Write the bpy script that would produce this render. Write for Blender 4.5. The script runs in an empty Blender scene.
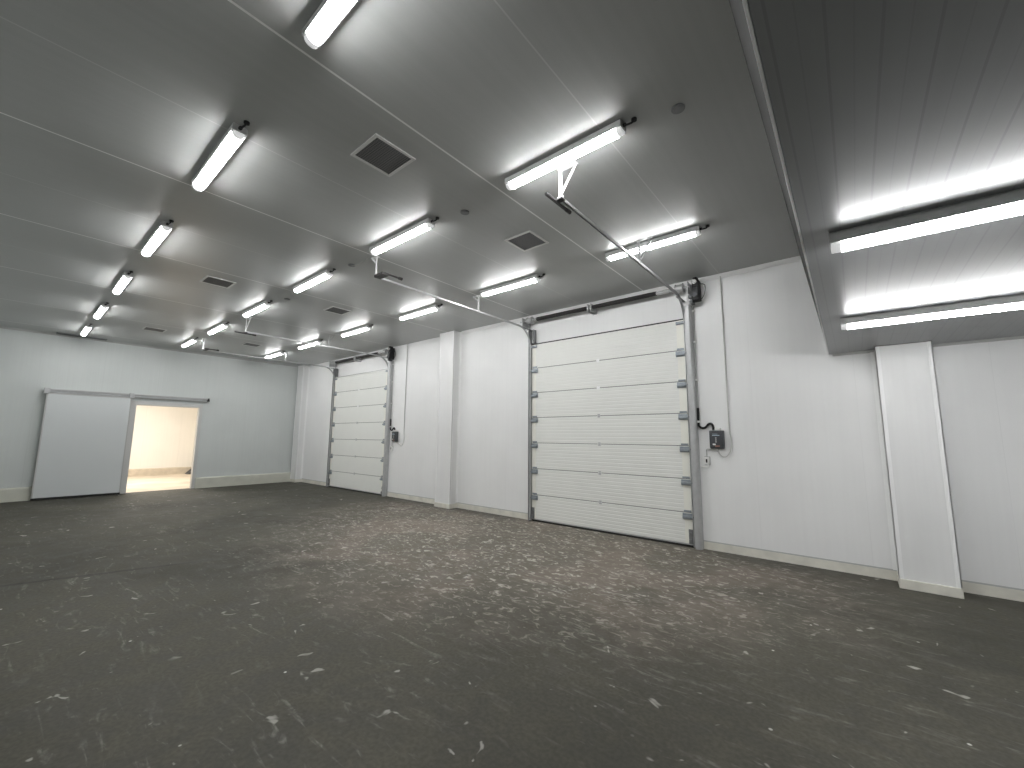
import bpy, bmesh, math, random
from mathutils import Vector, Matrix
random.seed(7)
sc = bpy.context.scene
COL = sc.collection
PI = math.pi

# ------------------------------------------------------------------ sizes
D, H, L, HS = 6.725, 4.119, 15.50, 2.714      # roller-door wall, ceiling, far wall, lowered ceiling
YB, XR = -1.25, 4.6                            # wall behind the viewer, end wall

# ------------------------------------------------------------------ materials
def new_mat(name):
    m = bpy.data.materials.new(name); m.use_nodes = True
    nt = m.node_tree
    return m, nt, nt.nodes['Principled BSDF']

def simple(name, col, rough=.5, metal=0., var=0., vscale=3., spec=.5):
    m, nt, b = new_mat(name)
    b.inputs['Roughness'].default_value = rough
    b.inputs['Metallic'].default_value = metal
    b.inputs['Specular IOR Level'].default_value = spec
    tc = nt.nodes.new('ShaderNodeTexCoord')
    n = nt.nodes.new('ShaderNodeTexNoise'); n.inputs['Scale'].default_value = vscale; n.inputs['Detail'].default_value = 4
    nt.links.new(tc.outputs['Object'], n.inputs['Vector'])
    r = nt.nodes.new('ShaderNodeMapRange')
    r.inputs[1].default_value = .3; r.inputs[2].default_value = .7
    r.inputs[3].default_value = 1 - var; r.inputs[4].default_value = 1 + var
    nt.links.new(n.outputs['Fac'], r.inputs[0])
    mx = nt.nodes.new('ShaderNodeMix'); mx.data_type = 'RGBA'; mx.blend_type = 'MULTIPLY'
    mx.inputs[0].default_value = 1; mx.inputs[6].default_value = (*col, 1)
    nt.links.new(r.outputs[0], mx.inputs[7]); nt.links.new(mx.outputs[2], b.inputs['Base Color'])
    return m

def math_node(nt, op, a, b=None, c=None):
    n = nt.nodes.new('ShaderNodeMath'); n.operation = op
    for i, v in enumerate((a, b, c)):
        if v is None: continue
        if isinstance(v, (int, float)): n.inputs[i].default_value = v
        else: nt.links.new(v, n.inputs[i])
    return n.outputs[0]

def ramp(nt, v, lo, hi, a=0., b=1.):
    r = nt.nodes.new('ShaderNodeMapRange'); r.interpolation_type = 'SMOOTHSTEP'
    for i, x in enumerate((lo, hi, a, b)): r.inputs[i + 1].default_value = x
    nt.links.new(v, r.inputs[0]); return r.outputs[0]

def mixc(nt, f, a, b, mode='MIX'):
    m = nt.nodes.new('ShaderNodeMix'); m.data_type = 'RGBA'; m.blend_type = mode
    if isinstance(f, (int, float)): m.inputs[0].default_value = f
    else: nt.links.new(f, m.inputs[0])
    for k, v in ((6, a), (7, b)):
        if isinstance(v, tuple): m.inputs[k].default_value = (*v, 1)
        else: nt.links.new(v, m.inputs[k])
    return m.outputs[2]

def noise(nt, vec, scale, detail=3., dist=0., rough=.5):
    n = nt.nodes.new('ShaderNodeTexNoise')
    n.inputs['Scale'].default_value = scale; n.inputs['Detail'].default_value = detail
    n.inputs['Distortion'].default_value = dist; n.inputs['Roughness'].default_value = rough
    nt.links.new(vec, n.inputs['Vector']); return n.outputs['Fac']

def mapping(nt, vec, scale=(1, 1, 1), rot=(0, 0, 0), loc=(0, 0, 0)):
    n = nt.nodes.new('ShaderNodeMapping')
    n.inputs['Scale'].default_value = scale; n.inputs['Rotation'].default_value = rot; n.inputs['Location'].default_value = loc
    nt.links.new(vec, n.inputs['Vector']); return n.outputs[0]

def panel(name, col, axis, pitch=1.2, off=0., rough=.38, seam_col=None, seam_w=.006, rib=.05, bump=.12, streak=.05, smax=1., second=0., rvar=.08):
    """Steel-faced sandwich panel: fine ribs, long rolling streaks and a joint every pitch metres along the given axis."""
    m, nt, b = new_mat(name)
    b.inputs['Specular IOR Level'].default_value = .5
    tc = nt.nodes.new('ShaderNodeTexCoord'); sx = nt.nodes.new('ShaderNodeSeparateXYZ')
    nt.links.new(tc.outputs['Object'], sx.inputs[0])
    a = sx.outputs['XYZ'.index(axis)]
    k = math_node(nt, 'SUBTRACT', a, off)
    fr = math_node(nt, 'FRACT', math_node(nt, 'DIVIDE', k, pitch))
    d = math_node(nt, 'MULTIPLY', math_node(nt, 'MINIMUM', fr, math_node(nt, 'SUBTRACT', 1., fr)), pitch)
    seam = ramp(nt, d, seam_w * .5, seam_w * .8, smax, 0.)
    if second:
        fr2 = math_node(nt, 'ABSOLUTE', math_node(nt, 'SUBTRACT', fr, .5))
        seam = math_node(nt, 'MAXIMUM', seam, ramp(nt, math_node(nt, 'MULTIPLY', fr2, pitch), seam_w * .25, seam_w * .5, second, 0.))
    sv = {'X': (9., .25, .25), 'Y': (.25, 9., .25), 'Z': (.25, .25, 9.)}[axis]
    st = noise(nt, mapping(nt, tc.outputs['Object'], sv), 2.2, 4)
    base = mixc(nt, 1., col, ramp(nt, st, .3, .7, 1 - streak, 1 + streak), 'MULTIPLY')
    blot = noise(nt, tc.outputs['Object'], .9, 3)
    base = mixc(nt, 1., base, ramp(nt, blot, .3, .7, .975, 1.02), 'MULTIPLY')
    if seam_col: base = mixc(nt, seam, base, seam_col)
    nt.links.new(base, b.inputs['Base Color'])
    nt.links.new(ramp(nt, st, .3, .7, rough - rvar, rough + rvar), b.inputs['Roughness'])
    w = math_node(nt, 'SINE', math_node(nt, 'MULTIPLY', k, 2 * PI / rib))
    h = math_node(nt, 'ADD', math_node(nt, 'MULTIPLY', w, .3), math_node(nt, 'MULTIPLY', st, 1.2))
    bp = nt.nodes.new('ShaderNodeBump'); bp.inputs['Strength'].default_value = bump; bp.inputs['Distance'].default_value = .01
    nt.links.new(h, bp.inputs['Height']); nt.links.new(bp.outputs[0], b.inputs['Normal'])
    return m

M = {}
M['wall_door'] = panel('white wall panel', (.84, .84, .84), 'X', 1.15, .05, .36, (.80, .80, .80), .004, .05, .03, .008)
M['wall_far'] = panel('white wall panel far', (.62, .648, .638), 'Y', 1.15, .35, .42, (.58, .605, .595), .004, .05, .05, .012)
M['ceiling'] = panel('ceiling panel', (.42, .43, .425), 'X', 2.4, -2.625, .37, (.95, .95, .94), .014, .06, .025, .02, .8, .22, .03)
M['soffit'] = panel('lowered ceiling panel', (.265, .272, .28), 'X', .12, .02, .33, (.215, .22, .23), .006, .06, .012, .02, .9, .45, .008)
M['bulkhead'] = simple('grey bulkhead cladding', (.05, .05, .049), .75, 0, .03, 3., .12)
M['white_trim'] = simple('white coated trim', (.91, .91, .91), .35, 0, .02)
M['pillar'] = panel('pillar cladding', (.81, .81, .81), 'X', 3., 1.9, .36, None, .005, .05, .04, .012)
M['grey_trim'] = simple('grey trim', (.50, .50, .49), .45, 0, .03)
M['kerb'] = simple('raw concrete kerb', (.72, .70, .63), .8, 0, .10, 6.)
M['kerb_beige'] = simple('beige painted kerb', (.60, .60, .53), .7, 0, .06, 4.)
M['door'] = simple('cream door skin', (.825, .832, .80), .42, 0, .012)
M['stile'] = simple('cream end stile', (.87, .865, .80), .4, 0, .01)
M['galv'] = simple('galvanised steel', (.50, .505, .51), .42, .35, .06, 14.)
M['galv_dark'] = simple('dull galvanised steel', (.22, .225, .23), .45, .4, .10, 14.)
M['galv_shaded'] = simple('shaded galvanised steel', (.33, .335, .34), .45, .35, .08, 14.)  # same steel, with the shade on the left upright put into its colour
M['hinge'] = simple('zinc hinge', (.30, .33, .36), .38, .5, .12, 20.)
M['rubber'] = simple('black rubber', (.018, .018, .018), .7)
M['joint'] = simple('grey joint seal', (.17, .17, .165), .7)
M['spring'] = simple('dark spring steel', (.045, .043, .043), .42, .35)
M['black'] = simple('black plastic', (.012, .012, .013), .55, spec=.3)
M['charcoal'] = simple('charcoal plastic', (.055, .06, .066), .42)
M['chrome'] = simple('bright zinc', (.85, .85, .85), .22, .9)
M['cable_white'] = simple('white cable', (.58, .58, .56), .5)
M['cable_grey'] = simple('grey conduit', (.42, .42, .41), .5)
M['white_plastic'] = simple('white plastic', (.82, .82, .80), .4)
M['lamp_body'] = simple('grey lamp housing', (.62, .62, .62), .5)
M['vent_frame'] = simple('pale vent frame', (.62, .62, .61), .45)
M['dark'] = simple('dark recess', (.03, .03, .03), .8)
M['light_print'] = simple('pale print', (.45, .55, .62), .5)
M['red_print'] = simple('reddish print', (.28, .15, .12), .5)
M['warm_wall'] = panel('pale passage wall', (.84, .82, .77), 'Y', 1.15, 0, .5, (.78, .76, .71), .006, .05, .03, .012)
M['warm_floor'] = simple('pale screed', (.62, .54, .43), .7, 0, .14, 1.4)
M['leaf'] = simple('pale grey door leaf', (.63, .655, .66), .40, 0, .012, 1.)

def emit(name, col, s):
    m, nt, b = new_mat(name)
    b.inputs['Base Color'].default_value = (.8, .8, .8, 1)
    b.inputs['Emission Color'].default_value = (*col, 1); b.inputs['Emission Strength'].default_value = s
    return m
LAMP = 55.0
M['diffuser'] = emit('lit diffuser', (.988, .992, .988), LAMP)
M['diffuser_end'] = emit('clear end of diffuser', (.98, .99, 1.), .45)

def grille_mat():
    m, nt, b = new_mat('perforated dark grille')
    tc = nt.nodes.new('ShaderNodeTexCoord')
    sx = nt.nodes.new('ShaderNodeSeparateXYZ'); nt.links.new(tc.outputs['Object'], sx.inputs[0])
    def f(o):
        fr = math_node(nt, 'FRACT', math_node(nt, 'DIVIDE', o, .022))
        return math_node(nt, 'LESS_THAN', fr, .28)
    g = math_node(nt, 'MAXIMUM', f(sx.outputs[0]), f(sx.outputs[1]))
    nt.links.new(mixc(nt, g, (.06, .062, .064), (.15, .15, .15)), b.inputs['Base Color'])
    b.inputs['Roughness'].default_value = .6
    return m
M['grille'] = grille_mat()

def floor_mat():
    m, nt, b = new_mat('dusty concrete floor')
    tc = nt.nodes.new('ShaderNodeTexCoord'); P = tc.outputs['Object']
    sx = nt.nodes.new('ShaderNodeSeparateXYZ'); nt.links.new(P, sx.inputs[0])
    X, Y = sx.outputs[0], sx.outputs[1]
    n1 = noise(nt, P, .45, 4, .5)
    n2 = noise(nt, P, 3.2, 5, 1.2)
    n3 = noise(nt, P, 38., 3)
    base = mixc(nt, ramp(nt, n1, .32, .68), (.046, .0445, .034), (.076, .072, .056))
    base = mixc(nt, 1., base, ramp(nt, n2, .28, .72, .78, 1.24), 'MULTIPLY')
    base = mixc(nt, 1., base, ramp(nt, n3, .3, .7, .86, 1.14), 'MULTIPLY')
    # worn, scuffed zone in front of the nearer roller door
    dx = math_node(nt, 'DIVIDE', math_node(nt, 'ADD', X, 4.6), 3.6)
    dy = math_node(nt, 'DIVIDE', math_node(nt, 'SUBTRACT', Y, 5.9), 2.9)
    r2 = math_node(nt, 'ADD', math_node(nt, 'MULTIPLY', dx, dx), math_node(nt, 'MULTIPLY', dy, dy))
    rr = math_node(nt, 'ADD', r2, math_node(nt, 'MULTIPLY', math_node(nt, 'SUBTRACT', n2, .5), 1.2))
    wear = ramp(nt, rr, 0., 2.2, 1., 0.)
    brown = noise(nt, P, .7, 2, .6)
    base = mixc(nt, math_node(nt, 'MULTIPLY', wear, ramp(nt, brown, .42, .62, 0, .75)), base, (.20, .158, .132))
    base = mixc(nt, math_node(nt, 'MULTIPLY', wear, .5), base, (.25, .22, .18))
    # shade by the wall painted as a dark, less worn band, not at doors
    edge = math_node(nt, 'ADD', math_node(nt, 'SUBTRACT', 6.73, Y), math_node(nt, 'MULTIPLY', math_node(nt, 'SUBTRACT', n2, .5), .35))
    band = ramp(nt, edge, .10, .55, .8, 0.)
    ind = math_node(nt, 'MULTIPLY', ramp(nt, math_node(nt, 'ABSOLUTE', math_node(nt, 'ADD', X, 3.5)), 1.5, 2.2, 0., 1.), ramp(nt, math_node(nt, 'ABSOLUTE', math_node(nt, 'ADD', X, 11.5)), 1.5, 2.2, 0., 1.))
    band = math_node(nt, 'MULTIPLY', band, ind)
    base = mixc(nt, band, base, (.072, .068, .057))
    wear = math_node(nt, 'MULTIPLY', wear, math_node(nt, 'SUBTRACT', 1., band))
    # curved broom and shoe scuffs, several directions
    sc_ = None
    for k, (rot, s, seed, lo) in enumerate(((.5, (1.5, 6.5, 1), 3.1, .60), (-.9, (1.6, 7.5, 1), 11.7, .605), (1.9, (1.2, 5.2, 1), 23.3, .615), (2.6, (2.4, 9., 1), 37.9, .60))):
        v = mapping(nt, P, s, (0, 0, rot), (seed, seed * .7, 0))
        nn = noise(nt, v, 1.15, 3.5, 1.6, .55)
        t = ramp(nt, nn, lo, lo + .16)
        sc_ = t if sc_ is None else math_node(nt, 'MAXIMUM', sc_, t)
    patch = ramp(nt, noise(nt, P, .8, 3, .4), .36, .62, .25, 1.)
    grain = ramp(nt, noise(nt, P, 17., 4, 1.), .35, .65, .25, 1.)
    amt = math_node(nt, 'MULTIPLY', math_node(nt, 'MULTIPLY', sc_, patch), grain)
    amt = math_node(nt, 'MULTIPLY', amt, math_node(nt, 'ADD', .27, math_node(nt, 'MULTIPLY', wear, .6)))
    base = mixc(nt, amt, base, (.55, .53, .48))
    wp = ramp(nt, noise(nt, mapping(nt, P, (1.5, 2.4, 1), (0, 0, .6)), 5.6, 4, 1.2, .6), .53, .68)
    base = mixc(nt, math_node(nt, 'MULTIPLY', math_node(nt, 'MULTIPLY', wp, wear), .85), base, (.60, .565, .49))
    # bright chalky flecks
    fl = ramp(nt, noise(nt, P, 6.5, 2, .8), .69, .75)
    base = mixc(nt, math_node(nt, 'MULTIPLY', fl, .45), base, (.62, .60, .55))
    vo = nt.nodes.new('ShaderNodeTexVoronoi'); vo.inputs['Scale'].default_value = 3.2; nt.links.new(P, vo.inputs['Vector'])
    sp = ramp(nt, vo.outputs['Distance'], .02, .045, .8, 0.)
    base = mixc(nt, math_node(nt, 'MULTIPLY', sp, ramp(nt, n1, .4, .6)), base, (.8, .78, .73))
    # day joint across the far part of the floor
    lx = math_node(nt, 'SUBTRACT', X, math_node(nt, 'ADD', -7.14, math_node(nt, 'MULTIPLY', Y, .31)))
    lx = math_node(nt, 'ABSOLUTE', math_node(nt, 'ADD', lx, math_node(nt, 'MULTIPLY', math_node(nt, 'SUBTRACT', n2, .5), .12)))
    jl = math_node(nt, 'MULTIPLY', ramp(nt, lx, .015, .06, .6, 0.), ramp(nt, Y, 1.2, 2.2, 1., 0.))
    base = mixc(nt, jl, base, (.016, .015, .013))
    # colour, roughness and bump outputs
    nt.links.new(base, b.inputs['Base Color'])
    nt.links.new(ramp(nt, n2, .3, .7, .62, .82), b.inputs['Roughness'])
    b.inputs['Specular IOR Level'].default_value = .35
    bp = nt.nodes.new('ShaderNodeBump'); bp.inputs['Strength'].default_value = .25; bp.inputs['Distance'].default_value = .01
    nt.links.new(math_node(nt, 'ADD', n2, math_node(nt, 'MULTIPLY', n3, .4)), bp.inputs['Height']); nt.links.new(bp.outputs[0], b.inputs['Normal'])
    return m
M['floor'] = floor_mat()

# ------------------------------------------------------------------ geometry helpers
class MB:
    def __init__(s): s.bm = bmesh.new()
    def box(s, x0, x1, y0, y1, z0, z1, bev=0.):
        r = bmesh.ops.create_cube(s.bm, size=1.)
        bmesh.ops.scale(s.bm, vec=(x1 - x0, y1 - y0, z1 - z0), verts=r['verts'])
        bmesh.ops.translate(s.bm, vec=((x0 + x1) / 2, (y0 + y1) / 2, (z0 + z1) / 2), verts=r['verts'])
        if bev:
            e = list({e for v in r['verts'] for e in v.link_edges})
            bmesh.ops.bevel(s.bm, geom=e, offset=bev, segments=2, profile=.6, affect='EDGES')
        return s
    def prism(s, prof, axis, a, b):
        """Closed 2-D profile swept from a to b along axis; the profile holds the other two coordinates in xyz order."""
        def pt(u, v, w): return {'x': (w, u, v), 'y': (u, w, v), 'z': (u, v, w)}[axis]
        A = [s.bm.verts.new(pt(u, v, a)) for u, v in prof]; B = [s.bm.verts.new(pt(u, v, b)) for u, v in prof]
        n = len(prof); fs = []
        for i in range(n): fs.append(s.bm.faces.new((A[i], A[(i + 1) % n], B[(i + 1) % n], B[i])))
        fs += [s.bm.faces.new(A[::-1]), s.bm.faces.new(B)]
        bmesh.ops.recalc_face_normals(s.bm, faces=fs); return s
    def cyl(s, p0, p1, r, seg=16, r2=None):
        p0, p1 = Vector(p0), Vector(p1); d = p1 - p0
        q = d.to_track_quat('Z', 'Y').to_matrix().to_4x4(); q.translation = (p0 + p1) / 2
        bmesh.ops.create_cone(s.bm, cap_ends=True, segments=seg, radius1=r, radius2=r if r2 is None else r2, depth=d.length, matrix=q)
        return s
    def tube(s, pts, r, seg=8):
        return s.sweep(pts, [(r * math.cos(2 * PI * i / seg), r * math.sin(2 * PI * i / seg)) for i in range(seg)], Vector((.3, .2, .93)))
    def sweep(s, pts, prof, up):
        pts = [Vector(p) for p in pts]; rings = []
        side0 = None
        for i, p in enumerate(pts):
            t = (pts[min(i + 1, len(pts) - 1)] - pts[max(i - 1, 0)]).normalized()
            side = t.cross(Vector(up))
            if side.length < 1e-4: side = side0 or t.orthogonal()
            side.normalize()
            if side0 is not None and side.dot(side0) < 0: side = -side
            side0 = side; u2 = side.cross(t).normalized()
            rings.append([s.bm.verts.new(p + side * a + u2 * b) for a, b in prof])
        n = len(prof); fs = []
        for A, B in zip(rings, rings[1:]):
            for i in range(n): fs.append(s.bm.faces.new((A[i], A[(i + 1) % n], B[(i + 1) % n], B[i])))
        fs += [s.bm.faces.new(rings[0][::-1]), s.bm.faces.new(rings[-1])]
        bmesh.ops.recalc_face_normals(s.bm, faces=fs); return s
    def build(s, name, mat, parent=None, smooth=False, loc=None):
        me = bpy.data.meshes.new(name); s.bm.to_mesh(me); s.bm.free()
        me.materials.append(mat)
        if smooth:
            for p in me.polygons: p.use_smooth = True
            me.set_sharp_from_angle(angle=math.radians(40))
        o = bpy.data.objects.new(name, me); COL.objects.link(o)
        if parent is not None: o.parent = parent
        if loc: o.location = loc
        return o

def struct(name, mb, mat, smooth=False):
    o = mb.build(name, mat, None, smooth); o['kind'] = 'structure'; return o
def tag(o, label, cat, group=None):
    o['label'] = label; o['category'] = cat; o['kind'] = 'thing'
    if group: o['group'] = group
    return o
def thing(name, label, cat, loc=(0, 0, 0), group=None):
    o = bpy.data.objects.new(name, None); COL.objects.link(o); o.location = loc; o.empty_display_size = .2
    return tag(o, label, cat, group)
def copy_tree(o, parent=None):
    c = o.copy(); COL.objects.link(c)
    if parent is not None: c.parent = parent
    for ch in list(o.children): copy_tree(ch, c)
    return c
def arc(c, r, a0, a1, n, f):
    return [f(c[0] + r * math.cos(a0 + (a1 - a0) * i / n), c[1] + r * math.sin(a0 + (a1 - a0) * i / n)) for i in range(n + 1)]
def smooth_path(pts, n=6):
    """Catmull-Rom through the points."""
    P = [Vector(p) for p in pts]; P = [P[0] * 2 - P[1]] + P + [P[-1] * 2 - P[-2]]; out = []
    for i in range(1, len(P) - 2):
        for k in range(n):
            t = k / n; a, b, c, d = P[i - 1:i + 3]
            out.append(.5 * ((2 * b) + (c - a) * t + (2 * a - 5 * b + 4 * c - d) * t * t + (3 * b - a - 3 * c + d) * t ** 3))
    return out + [P[-2]]

# ------------------------------------------------------------------ the room
struct('floor', MB().box(-L - .14, XR + .2, YB - .2, D + .25, -.2, 0), M['floor'])
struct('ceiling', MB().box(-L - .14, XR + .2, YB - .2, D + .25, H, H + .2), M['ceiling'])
struct('wall_right', MB().box(-L, XR, D, D + .14, .125, H), M['wall_door'])
struct('baseboard_right', MB().box(-L, XR, D - .004, D + .2, 0, .112), M['kerb'])
struct('trim_7', MB().box(-L, XR, D - .006, D + .1, .110, .125), M['grey_trim'])
# far wall with its doorway (y 2.235-3.68, up to 2.42)
OY0, OY1, OZ = 2.235, 3.68, 2.42
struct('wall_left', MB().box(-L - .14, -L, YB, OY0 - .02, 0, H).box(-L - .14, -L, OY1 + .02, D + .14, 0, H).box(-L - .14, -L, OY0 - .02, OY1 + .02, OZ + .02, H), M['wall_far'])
kp = lambda: [(-L, 0), (-L + .06, 0), (-L + .06, .285), (-L + .045, .31), (-L, .32)]
struct('baseboard_left', MB().prism(kp(), 'y', YB, OY0 - .15).prism(kp(), 'y', OY1 + .09, 6.5), M['kerb_beige'])
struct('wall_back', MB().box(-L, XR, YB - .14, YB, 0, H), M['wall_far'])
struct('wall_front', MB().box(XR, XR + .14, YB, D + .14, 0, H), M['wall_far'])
# white cove trims in the ceiling corners
struct('trim_1', MB().prism([(D, H), (D - .05, H), (D - .046, H - .008), (D - .008, H - .05), (D, H - .056)], 'x', -7.1, -.38), M['white_trim'])
struct('trim_2', MB().prism([(-L, H), (-L + .04, H), (-L + .034, H - .012), (-L + .008, H - .034), (-L, H - .04)], 'y', YB, 6.5), M['grey_trim'])
# doorway lining
fr = MB()
fr.box(-L - .15, -L + .035, OY0 - .135, OY0, 0, OZ + .11, .004).box(-L - .15, -L + .035, OY1, OY1 + .085, 0, OZ + .11, .004).box(-L - .15, -L + .035, OY0, OY1, OZ, OZ + .11, .004)
struct('trim_3', fr, simple('doorway frame', (.60, .60, .59), .45, 0, .02))

# lowered ceiling over the right bay, its leaning bulkhead and bright edge trim
def xb(y): return -.118 - .0098 * y          # lower edge
def xt(y): return -.362 - .0058 * y          # upper edge
def quad_solid(pts8):
    mb = MB(); v = [mb.bm.verts.new(p) for p in pts8]
    for f in ((0, 1, 2, 3), (7, 6, 5, 4), (0, 4, 5, 1), (1, 5, 6, 2), (2, 6, 7, 3), (3, 7, 4, 0)): mb.bm.faces.new([v[i] for i in f])
    bmesh.ops.recalc_face_normals(mb.bm, faces=mb.bm.faces[:]); return mb
y0, y1 = YB, D
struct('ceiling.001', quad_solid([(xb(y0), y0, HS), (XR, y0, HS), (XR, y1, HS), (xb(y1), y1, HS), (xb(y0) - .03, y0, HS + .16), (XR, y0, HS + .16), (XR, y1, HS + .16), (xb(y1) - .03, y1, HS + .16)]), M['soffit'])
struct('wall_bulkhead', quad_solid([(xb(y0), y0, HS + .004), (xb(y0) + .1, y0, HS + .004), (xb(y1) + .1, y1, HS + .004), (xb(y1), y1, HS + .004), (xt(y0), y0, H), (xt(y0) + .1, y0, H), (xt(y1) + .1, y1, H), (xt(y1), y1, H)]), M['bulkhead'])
ed = MB()
ed.sweep([(xb(y0) - .006, y0, HS + .010), (xb(y1) - .006, y1, HS + .010)], [(-.004, -.014), (.004, -.014), (.004, .010), (-.004, .010)], (0, 0, 1))
struct('trim_4', ed, M['white_trim'])
struct('trim_5', MB().sweep([(xb(y1) + .002, D - .012, HS - .01), (xb(y1) - .035, D - .012, HS + .30)], [(-.014, -.012), (.014, -.012), (.014, .012), (-.014, .012)], (0, 1, 0)), M['white_trim'])
struct('trim_6', MB().prism([(D, HS), (D - .03, HS), (D - .026, HS - .012), (D - .008, HS - .022), (D, HS - .026)], 'x', -.15, XR), M['grey_trim'])

# the passage beyond the doorway
PX = -21.66
struct('floor.001', MB().box(PX - .2, -L - .14, -.6, 8.2, -.2, 0), M['warm_floor'])
struct('wall_passage', MB().box(PX - .14, PX, -.6, 8.2, 0, 3.6), M['warm_wall'])
struct('wall_passage.001', MB().box(PX, -L - .14, -.74, -.6, 0, 3.6), M['warm_wall'])
struct('wall_passage.002', MB().box(PX, -L - .14, 8.2, 8.34, 0, 3.6), M['warm_wall'])
struct('wall_passage.003', MB().box(-L - .16, -L - .141, -.6, OY0 - .14, 0, 3.6).box(-L - .16, -L - .141, OY1 + .09, 8.2, 0, 3.6).box(-L - .16, -L - .141, OY0 - .14, OY1 + .09, OZ + .12, 3.6), M['warm_wall'])
struct('ceiling.002', MB().box(PX - .14, -L - .14, -.74, 8.34, 3.6, 3.7), M['warm_wall'])
struct('baseboard_passage', MB().prism([(PX, 0), (PX + .09, 0), (PX + .09, .24), (PX + .07, .26), (PX, .27)], 'y', -.6, 8.2), simple('passage kerb', (.60, .53, .43), .7, 0, .1, 5.))
w = MB().prism([(4.86, 0), (5.55, 0), (5.55, .40), (5.25, .36), (5.10, .24)], 'x', PX + .10, PX + .55)
tag(w.build('floor_wedge', M['charcoal']), 'dark slanted block on the passage floor, seen through the open doorway', 'block')

# ------------------------------------------------------------------ clad pillars on the roller-door wall
def pillar(x0, x1, yf, top, label, corner=False):
    t = thing('wall_pillar', label, 'pillar', ((x0 + x1) / 2, D, 0), 'clad pillars along the wall of roller doors')
    cx = (x0 + x1) / 2; a, b = x0 - cx, x1 - cx; f = yf - D
    MB().box(a + .006, b - .006, f + .006, -.002, .1, top).build('cladding', M['pillar'], t)
    MB().box(a - .004, b + .004, f - .012, -.002, 0, .10, .006).build('base', M['kerb'], t)
    for s, x in ((1, a), (-1, b)):
        m = MB(); w_ = .042
        xs = sorted((x, x + s * w_)); m.box(xs[0], xs[1], f, f + .007, .1, top)
        xs = sorted((x, x + s * .007)); m.box(xs[0], xs[1], f, f + w_, .1, top)
        m.build('corner_trim', M['white_trim'], t)
        m = MB()
        xs = sorted((x, x - s * .035)); m.box(xs[0], xs[1], -.009, -.002, .12, top)
        xs = sorted((x, x + s * .007)); m.box(xs[0], xs[1], -.04, -.002, .12, top)
        if not (corner and s == 1): m.build('wall_trim', M['white_trim'], t)
    return t
pillar(.255, .735, 6.435, HS - .004, 'white clad pillar under the lowered ceiling, right of the nearer roller door')
pillar(-7.68, -7.16, 6.505, H - .004, 'white clad pillar between the two roller doors')
pillar(-15.45, -15.05, 6.50, H - .004, 'white clad pillar in the far corner left of the farther roller door', True)

# ------------------------------------------------------------------ sectional doors
HW, SEC, Z0 = 1.5, .5, .006
def rail_path(x, y_end):
    yv, zc, r = -.075, 3.44, .38
    p = [(x, yv, .02), (x, yv, 1.2), (x, yv, 2.4), (x, yv, zc)]
    for i in range(1, 11):
        a = PI / 2 * i / 10
        p.append((x, yv - r + r * math.cos(a), zc + r * math.sin(a)))
    return p + [(x, y_end + 1.4, zc + r), (x, y_end, zc + r)]

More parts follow.
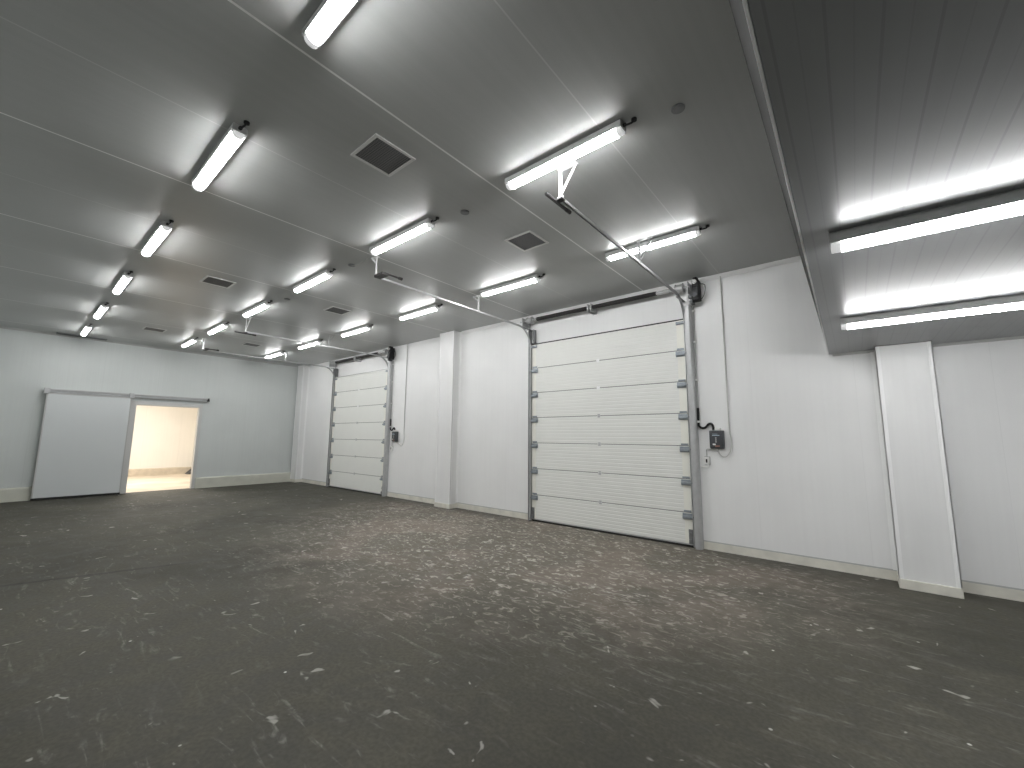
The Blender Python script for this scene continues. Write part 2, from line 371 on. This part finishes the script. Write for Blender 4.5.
def sectional_door(label):
    t = thing('sectional_door', label, 'door', (-3.48, D, 0), 'white sectional roller doors with ceiling tracks')
    yf, yb = -.042, -.012
    for k in range(7):
        za, zb = Z0 + k * SEC - (0 if k else 0), Z0 + (k + 1) * SEC - .006
        if k == 0: za = .05
        # ribbed skin profile (y, z)
        prof = [(yb, za), (yf + .006, za), (yf, za + .006)]
        n = 8; st = (zb - za) / n
        for i in range(1, n):
            z = za + i * st
            prof += [(yf, z - .009), (yf + .0025, z - .003), (yf + .0025, z + .003), (yf, z + .009)]
        prof += [(yf, zb - .006), (yf + .005, zb - .000), (yb, zb - .000)]
        s = MB().prism(prof, 'x', -HW + .01, HW - .01).build('door_section', M['door'], t)
        for sg in (-1, 1):
            x = sorted((sg * (HW + .010), sg * (HW - (.115 if sg > 0 else .085))))
            MB().box(x[0], x[1], yf - .004, yb, za + .002, zb - .002, .002).build('end_stile', M['stile'], s)
            # side hinge with its roller, hanging just below the top joint
            h = MB(); zt = zb - .012 if k < 6 else zb - .03
            xi, xo = sg * (HW - .14), sg * (HW + .01); xa = sorted((xi, xo))
            if k == 6: xa = sorted((sg * (HW - .12), sg * (HW + .01)))
            hh = .085 if k < 6 else .05
            h.box(xa[0], xa[1], yf - .012, yf - .002, zt - hh, zt + .004, .002)
            h.box(xa[0] + .008, xa[1] - .008, yf - .050, yf - .012, zt - hh * .85, zt - hh * .35, .008)
            h.cyl((sg * (HW - .11), yf - .035, zt - hh * .5), (sg * (HW + .03), yf - .035, zt - hh * .5), .012, 10)
            if k < 6: h.box(xa[0] + .02, xa[1] - .02, yf - .008, yf - .002, zt + .018, zt + .05, .002)
            h.build('side_hinge', M['hinge'], s, True)
            if k == 0:
                c = MB(); xa = sorted((sg * (HW - .06), sg * (HW + .005)))
                c.box(xa[0], xa[1], yf - .012, yf - .002, .05, .26, .002).box(xa[0] + .01, xa[1] - .01, yf - .05, yf - .012, .06, .12, .004).box(xa[0] + .012, xa[1] - .012, yf - .03, yf - .012, .19, .22, .003)
                c.build('corner_bracket', M['galv_dark'], s)
        if k < 6:
            MB().box(-HW + .01, HW - .01, yf + .003, yb, zb - .004, zb + .010).build('joint_seal', M['joint'], s)
            c = MB()
            c.box(-.045, .005, yf - .008, yf - .001, zb - .028, zb + .034, .002).cyl((-.05, yf - .010, zb + .003), (.01, yf - .010, zb + .003), .007, 8)
            c.build('centre_hinge', M['white_trim'] if k > 3 else M['galv'], s)
    MB().box(-HW, HW, yf - .006, yb, .012, .034, .004).box(-HW, HW, yf - .004, yb, .001, .014).build('bottom_seal', M['rubber'], t)
    MB().box(-HW, HW, yf - .003, yb, .034, .05).build('bottom_rail', M['galv'], t)
    MB().box(-HW - .02, HW + .02, yf - .01, -.003, Z0 + 7 * SEC - .014, Z0 + 7 * SEC + .004).build('top_seal', M['rubber'], t)
    # guide rails: upright, roller channel and ceiling track
    for sg in (-1, 1):
        xo = sg * (HW + .088)
        if sg > 0:
            a_, c_ = HW + .042, HW + .134
            up = MB().prism([(a_, -.002), (a_, -.108), (a_ + .004, -.112), (c_ - .045, -.112), (c_ - .03, -.109), (c_ - .015, -.099), (c_ - .004, -.082), (c_, -.06), (c_, -.002)], 'z', 0, 3.70)
        else:
            a_ = -HW - .042
            up = MB().prism([(a_, -.002), (a_, -.115), (a_ - .006, -.115), (a_ - .006, -.008), (a_ - .09, -.008), (a_ - .09, -.002)], 'z', 0, 3.80)
        rail = up.build('guide_rail', M['galv'] if sg > 0 else M['galv_shaded'], t)
        x = sg * (HW + .027)
        u = .0145; pr = [(-u, -u), (u, -u), (u, -u + .006), (-u + .006, -u + .006), (-u + .006, u - .006), (u, u - .006), (u, u), (-u, u)]
        if sg > 0: pr = [(-a, b) for a, b in pr]
        pth = rail_path(x, -3.68)
        MB().sweep(pth, pr, (1, 0, 0)).build('roller_channel', M['galv'], rail)
        # plate that carries the shaft, and a brace to the curve
        m = MB()
        if sg < 0: m.box(*sorted((sg * (HW - .066), sg * (HW - .040))), -.10, -.094, 3.53, 3.80).box(sg * (HW - .066) - .004, sg * (HW - .066) + .004, -.10, -.003, 3.53, 3.80)
        m.box(*sorted((sg * (HW - .01), sg * (HW + .03))), -.34, -.01, 3.79, 3.802)
        m.build('head_bracket', M['galv_dark'], rail)
        for yy in (-3.672, -1.62 if sg < 0 else -1.83):
            g = MB(); zt = 3.82
            g.sweep([(x, yy, zt), (x, yy, H - .002)], [(-.016, -.0035), (.016, -.0035), (.016, .0035), (-.016, .0035)], (0, 1, 0))
            if sg > 0:
                g.sweep([(x, yy + .004, zt + .03), (x + .15, yy + .03, H - .002)], [(-.011, -.0035), (.011, -.0035), (.011, .0035), (-.011, .0035)], (0, 1, 0))
            else:
                g.sweep([(x, yy + .004, H - .11), (x - .10, yy - .02, H - .002)], [(-.011, -.0035), (.011, -.0035), (.011, .0035), (-.011, .0035)], (0, 1, 0))
            q = sorted((x - .03, x + .17)) if sg > 0 else sorted((x + .02, x - .13))
            g.box(q[0], q[1], yy - .018, yy + .04, H - .008, H - .001)
            g.cyl((x - .03, yy, zt + .01), (x + .03, yy, zt + .01), .009, 8)
            g.build('hanger', M['white_trim'] if yy < -3 or sg < 0 else M['galv'], rail)
        b = MB()
        if sg < 0:
            b.box(x, x + .20, -3.70, -3.60, 3.80, 3.835)
            b.cyl((x + .185, -3.66, 3.83), (x + .185, -3.38, 3.83), .014, 10)
            b.cyl((x + .185, -3.42, 3.83), (x + .185, -3.37, 3.83), .022, 10)
        else:
            b.box(x - .05, x - .024, -3.86, -3.50, 3.778, 3.803, .004)
            b.box(x - .06, x + .03, -3.70, -3.64, 3.80, 3.812)
            b.cyl((x - .036, -3.52, 3.79), (x - .036, -3.45, 3.79), .02, 10)
        b.build('end_buffer', M['spring'], rail)
    # torsion shaft with two dark springs, drums and the centre plate
    ys, zs = -.165, 3.975
    sh = MB().cyl((-HW - .22, ys, zs), (HW + .16, ys, zs), .016, 12).build('torsion_shaft', M['galv'], t, True)
    for xa, xb_ in ((-HW + .20, -.13), (-.05, HW - .38)):
        m = MB(); n = int((xb_ - xa) / .016)
        prof = []
        for i in range(n + 1):
            x = xa + (xb_ - xa) * i / n
            prof.append((x, .033)); prof.append((x + (xb_ - xa) / n * .5, .039))
        seg = 14; rings = []
        for x, r in prof:
            rings.append([m.bm.verts.new((x, ys + r * math.cos(2 * PI * i / seg), zs + r * math.sin(2 * PI * i / seg))) for i in range(seg)])
        for A, B in zip(rings, rings[1:]):
            for i in range(seg): m.bm.faces.new((A[i], A[(i + 1) % seg], B[(i + 1) % seg], B[i]))
        m.bm.faces.new(rings[0][::-1]); m.bm.faces.new(rings[-1])
        bmesh.ops.recalc_face_normals(m.bm, faces=m.bm.faces[:])
        m.build('torsion_spring', M['spring'], sh, True)
    c = MB().box(-.13, -.115, ys - .06, -.003, zs - .085, zs + .06).box(-.065, -.05, ys - .06, -.003, zs - .085, zs + .06).box(-.13, -.05, -.012, -.003, zs - .10, zs + .07)
    c.build('centre_plate', M['galv'], sh)
    for sg in (-1, 1):
        m = MB(); x = sg * (HW - (.03 if sg < 0 else .0))
        m.cyl((x - .055, ys, zs), (x + .055, ys, zs), .062, 20).cyl((x - .06, ys, zs), (x - .05, ys, zs), .075, 20).cyl((x + .05, ys, zs), (x + .06, ys, zs), .075, 20)
        m.build('cable_drum', M['galv'], sh, True)
        MB().cyl((sg * (HW - .16), ys, zs), (sg * (HW - .37 if sg > 0 else HW - .20), ys, zs), .032, 14).build('spring_plug', M['galv'], sh, True)
        MB().box(*sorted((sg * (HW + .13), sg * (HW + .14))), ys - .055, -.003, zs - .12, zs + .07).box(*sorted((sg * (HW + .08), sg * (HW + .14))), -.012, -.003, zs - .40, zs + .07).build('bearing_plate', M['galv'], sh)
    return t
DX = -8.05
near = sectional_door('large white sectional roller door in the middle of the picture, between the clad pillars')
far = copy_tree(near); far.location.x += DX
for ch in far.children:
    if ch.name.startswith('top_seal'):
        ch.data = ch.data.copy(); ch.data.materials[0] = M['grey_trim']
far['label'] = 'smaller looking, farther white sectional roller door near the far corner'

# ------------------------------------------------------------------ drive units beside the shafts
def operator(label):
    t = thing('door_operator', label, 'motor', (-1.735, D - .17, 3.70), 'black door motors at the door shafts')
    MB().box(-.05, .055, -.07, .09, .02, .24, .018).build('housing', M['black'], t, True)
    MB().box(-.052, .05, -.055, .10, .235, .35, .02).box(-.03, .03, -.06, .05, .345, .385, .008).build('gearbox', M['black'], t, True)
    MB().cyl((-.0, -.055, .305), (-.0, -.085, .305), .035, 20).cyl((-.0, -.085, .305), (-.0, -.1, .305), .018, 12).build('clutch_disc', M['chrome'], t, True)
    MB().cyl((.0, -.07, .10), (.0, -.092, .10), .036, 18).cyl((.0, -.088, .10), (.0, -.10, .10), .02, 12).build('motor_cap', M['charcoal'], t, True)
    m = MB()
    for i in range(4): m.box(-.035 + i * .02, -.025 + i * .02, -.078, -.068, .13, .22, .002)
    m.build('cooling_fin', M['charcoal'], t)
    MB().box(-.10, -.048, -.03, .10, -.01, .04, .004).box(-.11, -.05, -.06, .06, .075, .12, .006).build('mounting_arm', M['charcoal'], t)
    MB().tube(smooth_path([(.055, .0, .28), (.10, .02, .275), (.12, .05, .25), (.10, .08, .14), (.06, .07, .06)]), .006).build('release_cord', M['black'], t, True)
    return t
op = operator('black door motor at the top right corner of the nearer roller door')
o2 = copy_tree(op); o2.location.x += DX; o2['label'] = 'black door motor at the top right corner of the farther roller door'

# ------------------------------------------------------------------ wall controls
yw = D
def controls(dx, dxc, lab):
    w_ = 'nearer' if lab else 'farther'
    t = thing('control_box', 'dark grey door control box on the wall right of the %s roller door' % w_, 'control box', (-1.58 + dx, D, 1.602), 'door control boxes')
    MB().box(-.097, .097, -.085, -.002, -.133, .133, .014).build('housing', M['charcoal'], t, True)
    MB().box(-.082, .082, -.091, -.083, -.118, .118, .006).build('cover', M['charcoal'], t, True)
    MB().box(-.055, .045, -.0935, -.0905, .055, .066).box(-.05, .02, -.0935, -.0905, .078, .083).build('printed_line', M['light_print'], t)
    for z in (.022, -.006, -.034):
        MB().cyl((-.005, -.088, z), (-.005, -.096, z), .0105, 12).build('push_button', M['cable_grey'], t)
    MB().box(-.052, -.012, -.0935, -.0905, -.082, -.060).build('white_sticker', M['white_plastic'], t)
    MB().box(-.02, .045, -.0935, -.0905, -.108, -.082).build('red_sticker', M['red_print'], t)
    MB().box(-.02, .05, -.07, -.01, .133, .172, .006).build('cable_gland', M['white_plastic'], t, True)
    # black hose from the pipe into the box
    h = MB(); z = 1.61
    h.tube(smooth_path([(-1.830, -.03, 2.08), (-1.830, -.03, 1.96), (-1.832, -.03, 1.86), (-1.825, -.03, 1.80), (-1.775, -.03, 1.772), (-1.73, -.03, 1.785), (-1.69, -.03, 1.83), (-1.655, -.03, 1.835), (-1.63, -.03, 1.80), (-1.625, -.03, 1.742)], 5), .017, 10)
    o = h.build('cable_hose', M['black'], None, True); o.location = (dx, D, 0)
    tag(o, 'black corrugated hose curving into the control box by the %s roller door' % w_, 'hose', 'black cable hoses')
    MB().cyl((-1.830, -.03, 1.855), (-1.830, -.03, 1.885), .022, 12).build('hose_clip', M['white_plastic'], o)
    # thin pipe from the motor down to the hose
    o = MB().cyl((-1.830, -.03, 2.08), (-1.830, -.03, 3.70), .010, 10).build('cable_pipe', M['cable_grey'], None, True); o.location = (dx, D, 0)
    tag(o, 'thin grey pipe running down beside the guide rail of the %s roller door' % w_, 'pipe', 'thin pipes from the door motors')
    for z in (2.5, 3.1, 3.6): MB().box(-1.846, -1.814, -.045, -.002, z, z + .025, .003).build('pipe_clip', M['white_plastic'], o)
    # cable from the ceiling, looping into the box from below
    c = MB(); xc = -1.415 + dxc - dx
    c.tube(smooth_path([(xc, -.018, H - .01), (xc, -.018, 3.3), (xc, -.018, 2.4), (xc + .0, -.018, 1.80), (xc + .02, -.02, 1.60), (xc + .01, -.025, 1.46), (xc - .04, -.03, 1.37), (xc - .09, -.035, 1.352), (xc - .135, -.04, 1.385), (xc - .155 if lab else -1.57, -.045, 1.48)], 6), .008, 8)
    o = c.build('power_cord', M['cable_white'], None, True); o.location = (dx, D, 0)
    tag(o, 'pale cable from the ceiling looping under the %s roller door control box' % w_, 'cable', 'power cables of the roller doors')
    MB().box(xc - .024, xc - .008, -.022, -.002, 1.85, H - .01, .003).build('cable_duct', M['wall_door'], o)
    # small switched socket
    s = thing('wall_socket', 'small white switch box low beside the guide rail of the %s roller door' % w_, 'switch', (-1.738 + dx, D, 1.286), 'small switch boxes under the door controls')
    MB().box(-.034, .034, -.045, -.002, -.056, .056, .006).build('box', M['white_plastic'], s, True)
    MB().box(-.041, .041, -.010, -.002, -.063, .063, .003).build('back_plate', M['cable_grey'], s)
    MB().box(-.012, .010, -.05, -.044, -.026, .026, .003).build('rocker', M['dark'], s)
    MB().tube(smooth_path([(.0, -.02, .056), (.0, -.02, .12), (.002, -.02, .165), (.03, -.02, .172), (.065, -.02, .172)]), .007).build('lead', M['cable_grey'], s, True)
    MB().tube(smooth_path([(.012, -.022, -.054), (.006, -.022, -.085), (-.03, -.022, -.098), (-.088, -.022, -.090)]), .010).build('sleeve', M['white_plastic'], s, True)
controls(0, 0, True)
controls(DX + .03, DX + .215, False)

# ------------------------------------------------------------------ ceiling lamps
LAMPS = []
def lamp_proto():
    t = thing('ceiling_light', 'x', 'ceiling light', (0, 0, H), 'ceiling tube lights')
    l = .592
    MB().prism([(-.046, .0), (.046, .0), (.054, -.012), (.054, -.060), (-.054, -.060), (-.054, -.012)], 'x', -l - .012, l + .012).build('housing', M['lamp_body'], t)
    def prof(s=1.):
        return [(-.042, -.059)] + [((.044 * s * math.cos(a)), -.064 - .036 * s * math.sin(a)) for a in [PI - PI * i / 10 for i in range(11)]] + [(.042, -.059)]
    MB().prism(prof(), 'x', -l + .035, l - .035).build('diffuser', M['diffuser'], t)
    for s in (-1, 1):
        a, b = sorted((s * (l - .035), s * (l + .008)))
        MB().prism(prof(.97), 'x', a, b).build('end_cap', M['diffuser_end'], t)
    g = MB().tube(smooth_path([(l + .012, .0, -.03), (l + .05, .0, -.038), (l + .085, .012, -.03), (l + .095, .02, -.004)]), .008, 8)
    g.cyl((l + .010, 0, -.03), (l + .035, 0, -.03), .014, 10).cyl((l + .095, .02, -.016), (l + .095, .02, -.001), .022, 12)
    g.build('supply_cable', M['black'], t, True)
    return t
proto = lamp_proto()
ordinal = ['nearest', 'second', 'third', 'fourth', 'fifth', 'sixth']
rows = ((2.445, .957, 'the row farthest from the roller doors'), (2.372, 2.885, 'the middle row'), (2.368, 5.005, 'the row nearest the roller doors'))
first = True
for nm, y, words_ in rows:
    for k in range(6):
        o = proto if first else copy_tree(proto); first = False
        o.location = (-1.852 - nm * k, y, H); o.rotation_euler.z = random.uniform(-.008, .008)
        if k == 0: lab = 'tube light nearest the viewer in %s' % words_
        elif k == 5: lab = 'tube light closest to the far wall in %s' % words_
        else: lab = '%s tube light from the viewer in %s' % (ordinal[k], words_)
        o['label'] = lab
for x, y, w_ in ((.575, 2.77, 'farther from the wall'), (.575, 4.81, 'beside the clad pillar'), (3.0, 2.85, 'added out of view, away from the wall'), (3.0, 4.88, 'added out of view, near the wall')):  # last pair is unseen, added to light the right-hand wall
    o = copy_tree(proto); o.location = (x, y, HS); o.rotation_euler.z = .03
    o['label'] = 'tube light under the lowered ceiling, the one %s' % w_
    o['group'] = 'tube lights under the lowered ceiling'
    for ch in o.children:
        if ch.name.startswith('supply_cable'): ch.location = (0, 0, 0)

# ------------------------------------------------------------------ ceiling vents and small caps
def vent():
    t = thing('ceiling_vent', 'x', 'vent', (0, 0, H), 'square ceiling vents')
    m = MB(); a, b = .205, .178
    for q in ((-a, a, -a, -b), (-a, a, b, a), (-a, -b, -b, b), (b, a, -b, b)): m.box(q[0], q[1], q[2], q[3], -.013, -.001, .003)
    m.build('frame', M['vent_frame'], t)
    MB().box(-b, b, -b, b, -.006, -.001).build('grille', M['grille'], t)
    return t
pv = vent(); first = True
vl = [(-3.105, 1.905, 'nearest vent of the left row, beside the second lamp'), (-7.95, 1.965, 'middle vent of the left row'), (-12.87, 2.01, 'farthest vent of the left row, close to the far wall'),
      (-3.08, 4.005, 'nearest vent of the right row, toward the roller doors'), (-7.88, 3.99, 'middle vent of the right row'), (-12.83, 4.10, 'farthest vent of the right row, close to the far wall')]
for x, y, lab in vl:
    o = pv if first else copy_tree(pv); first = False
    o.location = (x, y, H); o['label'] = 'dark square ceiling vent, ' + lab
caps = [(-.86, 3.01, 'past the end of the nearest middle-row lamp'), (-3.204, 3.02, 'past the second middle-row lamp'), (-5.567, 2.99, 'past the third middle-row lamp, with a loose wire'), (-7.95, 3.05, 'past the fourth middle-row lamp')]
for i, (x, y, lab) in enumerate(caps):
    o = MB().cyl((0, 0, -.010), (0, 0, -.001), .050, 24).cyl((0, 0, -.014), (0, 0, -.009), .036, 20).build('ceiling_disc', M['galv_dark'])
    o.location = (x, y, H)
    tag(o, 'small round grey disc in the ceiling ' + lab, 'disc', 'round ceiling discs')
    if i == 2: MB().tube(smooth_path([(.0, 0, -.012), (.12, .015, -.03), (.28, .02, -.028), (.42, .01, -.008)]), .006).build('wire', M['cable_grey'], o, True)

t = thing('ceiling_strip', 'narrow dark strip on the ceiling against the far wall, behind the last lamp', 'vent', (-15.32, .99, H))  # dark framed strip under the ceiling, close to the far wall
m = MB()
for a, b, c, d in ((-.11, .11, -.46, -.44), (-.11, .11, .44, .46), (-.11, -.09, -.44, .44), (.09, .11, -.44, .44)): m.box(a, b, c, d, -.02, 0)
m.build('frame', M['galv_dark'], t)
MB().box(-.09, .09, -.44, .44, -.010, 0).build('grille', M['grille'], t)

# ------------------------------------------------------------------ sliding door on the far wall
t = thing('sliding_door', 'pale grey sliding door leaf pushed open beside the bright doorway', 'sliding door', (-L, 1.31, 0))
l0, l1 = .527 - 1.31, 2.098 - 1.31
MB().box(.085, .165, l0 + .025, l1 - .02, .05, 2.585, .003).build('leaf', M['leaf'], t)
MB().box(.08, .17, l0, l0 + .028, .03, 2.60, .004).build('edge_profile', M['grey_trim'], t)
MB().box(.08, .17, l1 - .022, l1, .03, 2.60, .004).build('edge_profile', M['grey_trim'], t)
MB().box(.078, .172, l0, l1, .012, .055, .004).build('bottom_seal', M['rubber'], t)
MB().box(.08, .17, l0, l1, 2.582, 2.605, .003).build('top_profile', M['grey_trim'], t)
ra = MB().prism([(.03, 2.625), (.085, 2.625), (.085, 2.645), (.045, 2.645), (.045, 2.69), (.085, 2.69), (.085, 2.71), (.03, 2.71)], 'y', l0 - .05, 3.885 - 1.31)
rail = ra.build('slide_rail', M['galv'], t)
for yy in (l0 + .0, l1 - .0):
    MB().box(.10, .185, yy - .05, yy + .05, 2.58, 2.73, .006).build('hanger_carriage', M['galv'], rail)
MB().box(.04, .15, 3.84 - 1.31, 3.90 - 1.31, 2.625, 2.66, .004).box(.02, .15, 3.865 - 1.31, 3.89 - 1.31, 2.64, 2.72, .003).build('end_stop', M['black'], rail)
MB().box(.0, .04, l0 - .02, 3.87 - 1.31, 2.60, 2.72).build('back_plate', M['grey_trim'], rail)

# ------------------------------------------------------------------ light in the passage
def area(name, loc, size, power, col, rot=(0, 0, 0)):
    li = bpy.data.lights.new(name, 'AREA'); li.shape = 'RECTANGLE'; li.size, li.size_y = size; li.energy = power; li.color = col
    o = bpy.data.objects.new(name, li); COL.objects.link(o); o.location = loc; o.rotation_euler = rot; return o
area('passage_lamp', (-18.4, 2.4, 3.5), (1.2, 2.4), 225, (1., .965, .925))

# ------------------------------------------------------------------ world, camera, output
wd = bpy.data.worlds.new('World'); sc.world = wd; wd.use_nodes = True
wd.node_tree.nodes['Background'].inputs[0].default_value = (.02, .02, .022, 1)
wd.node_tree.nodes['Background'].inputs[1].default_value = .3

cam = bpy.data.cameras.new('camera'); co = bpy.data.objects.new('camera', cam); COL.objects.link(co)
cam.sensor_fit = 'HORIZONTAL'; cam.sensor_width = 36.; cam.lens = 413.4956 / 1024 * 36; cam.clip_start = .05; cam.clip_end = 200
yaw, pit, rol = (math.radians(a) for a in (39.5472, 7.3592, .4999))
F = Vector((-math.sin(yaw) * math.cos(pit), math.cos(yaw) * math.cos(pit), math.sin(pit)))
R0 = Vector((math.cos(yaw), math.sin(yaw), 0)); U0 = R0.cross(F)
R = R0 * math.cos(rol) + U0 * math.sin(rol); U = U0 * math.cos(rol) - R0 * math.sin(rol)
co.matrix_world = Matrix(((R.x, U.x, -F.x, 0), (R.y, U.y, -F.y, 0), (R.z, U.z, -F.z, 1.607), (0, 0, 0, 1)))
sc.camera = co
sc.view_settings.view_transform = 'Standard'; sc.view_settings.look = 'None'
sc.view_settings.gamma = 1; sc.view_settings.use_curve_mapping = False
sc.view_settings.exposure = 0.0
sc.cycles.max_bounces = 8; sc.cycles.diffuse_bounces = 6
sc.cycles.use_denoising = True
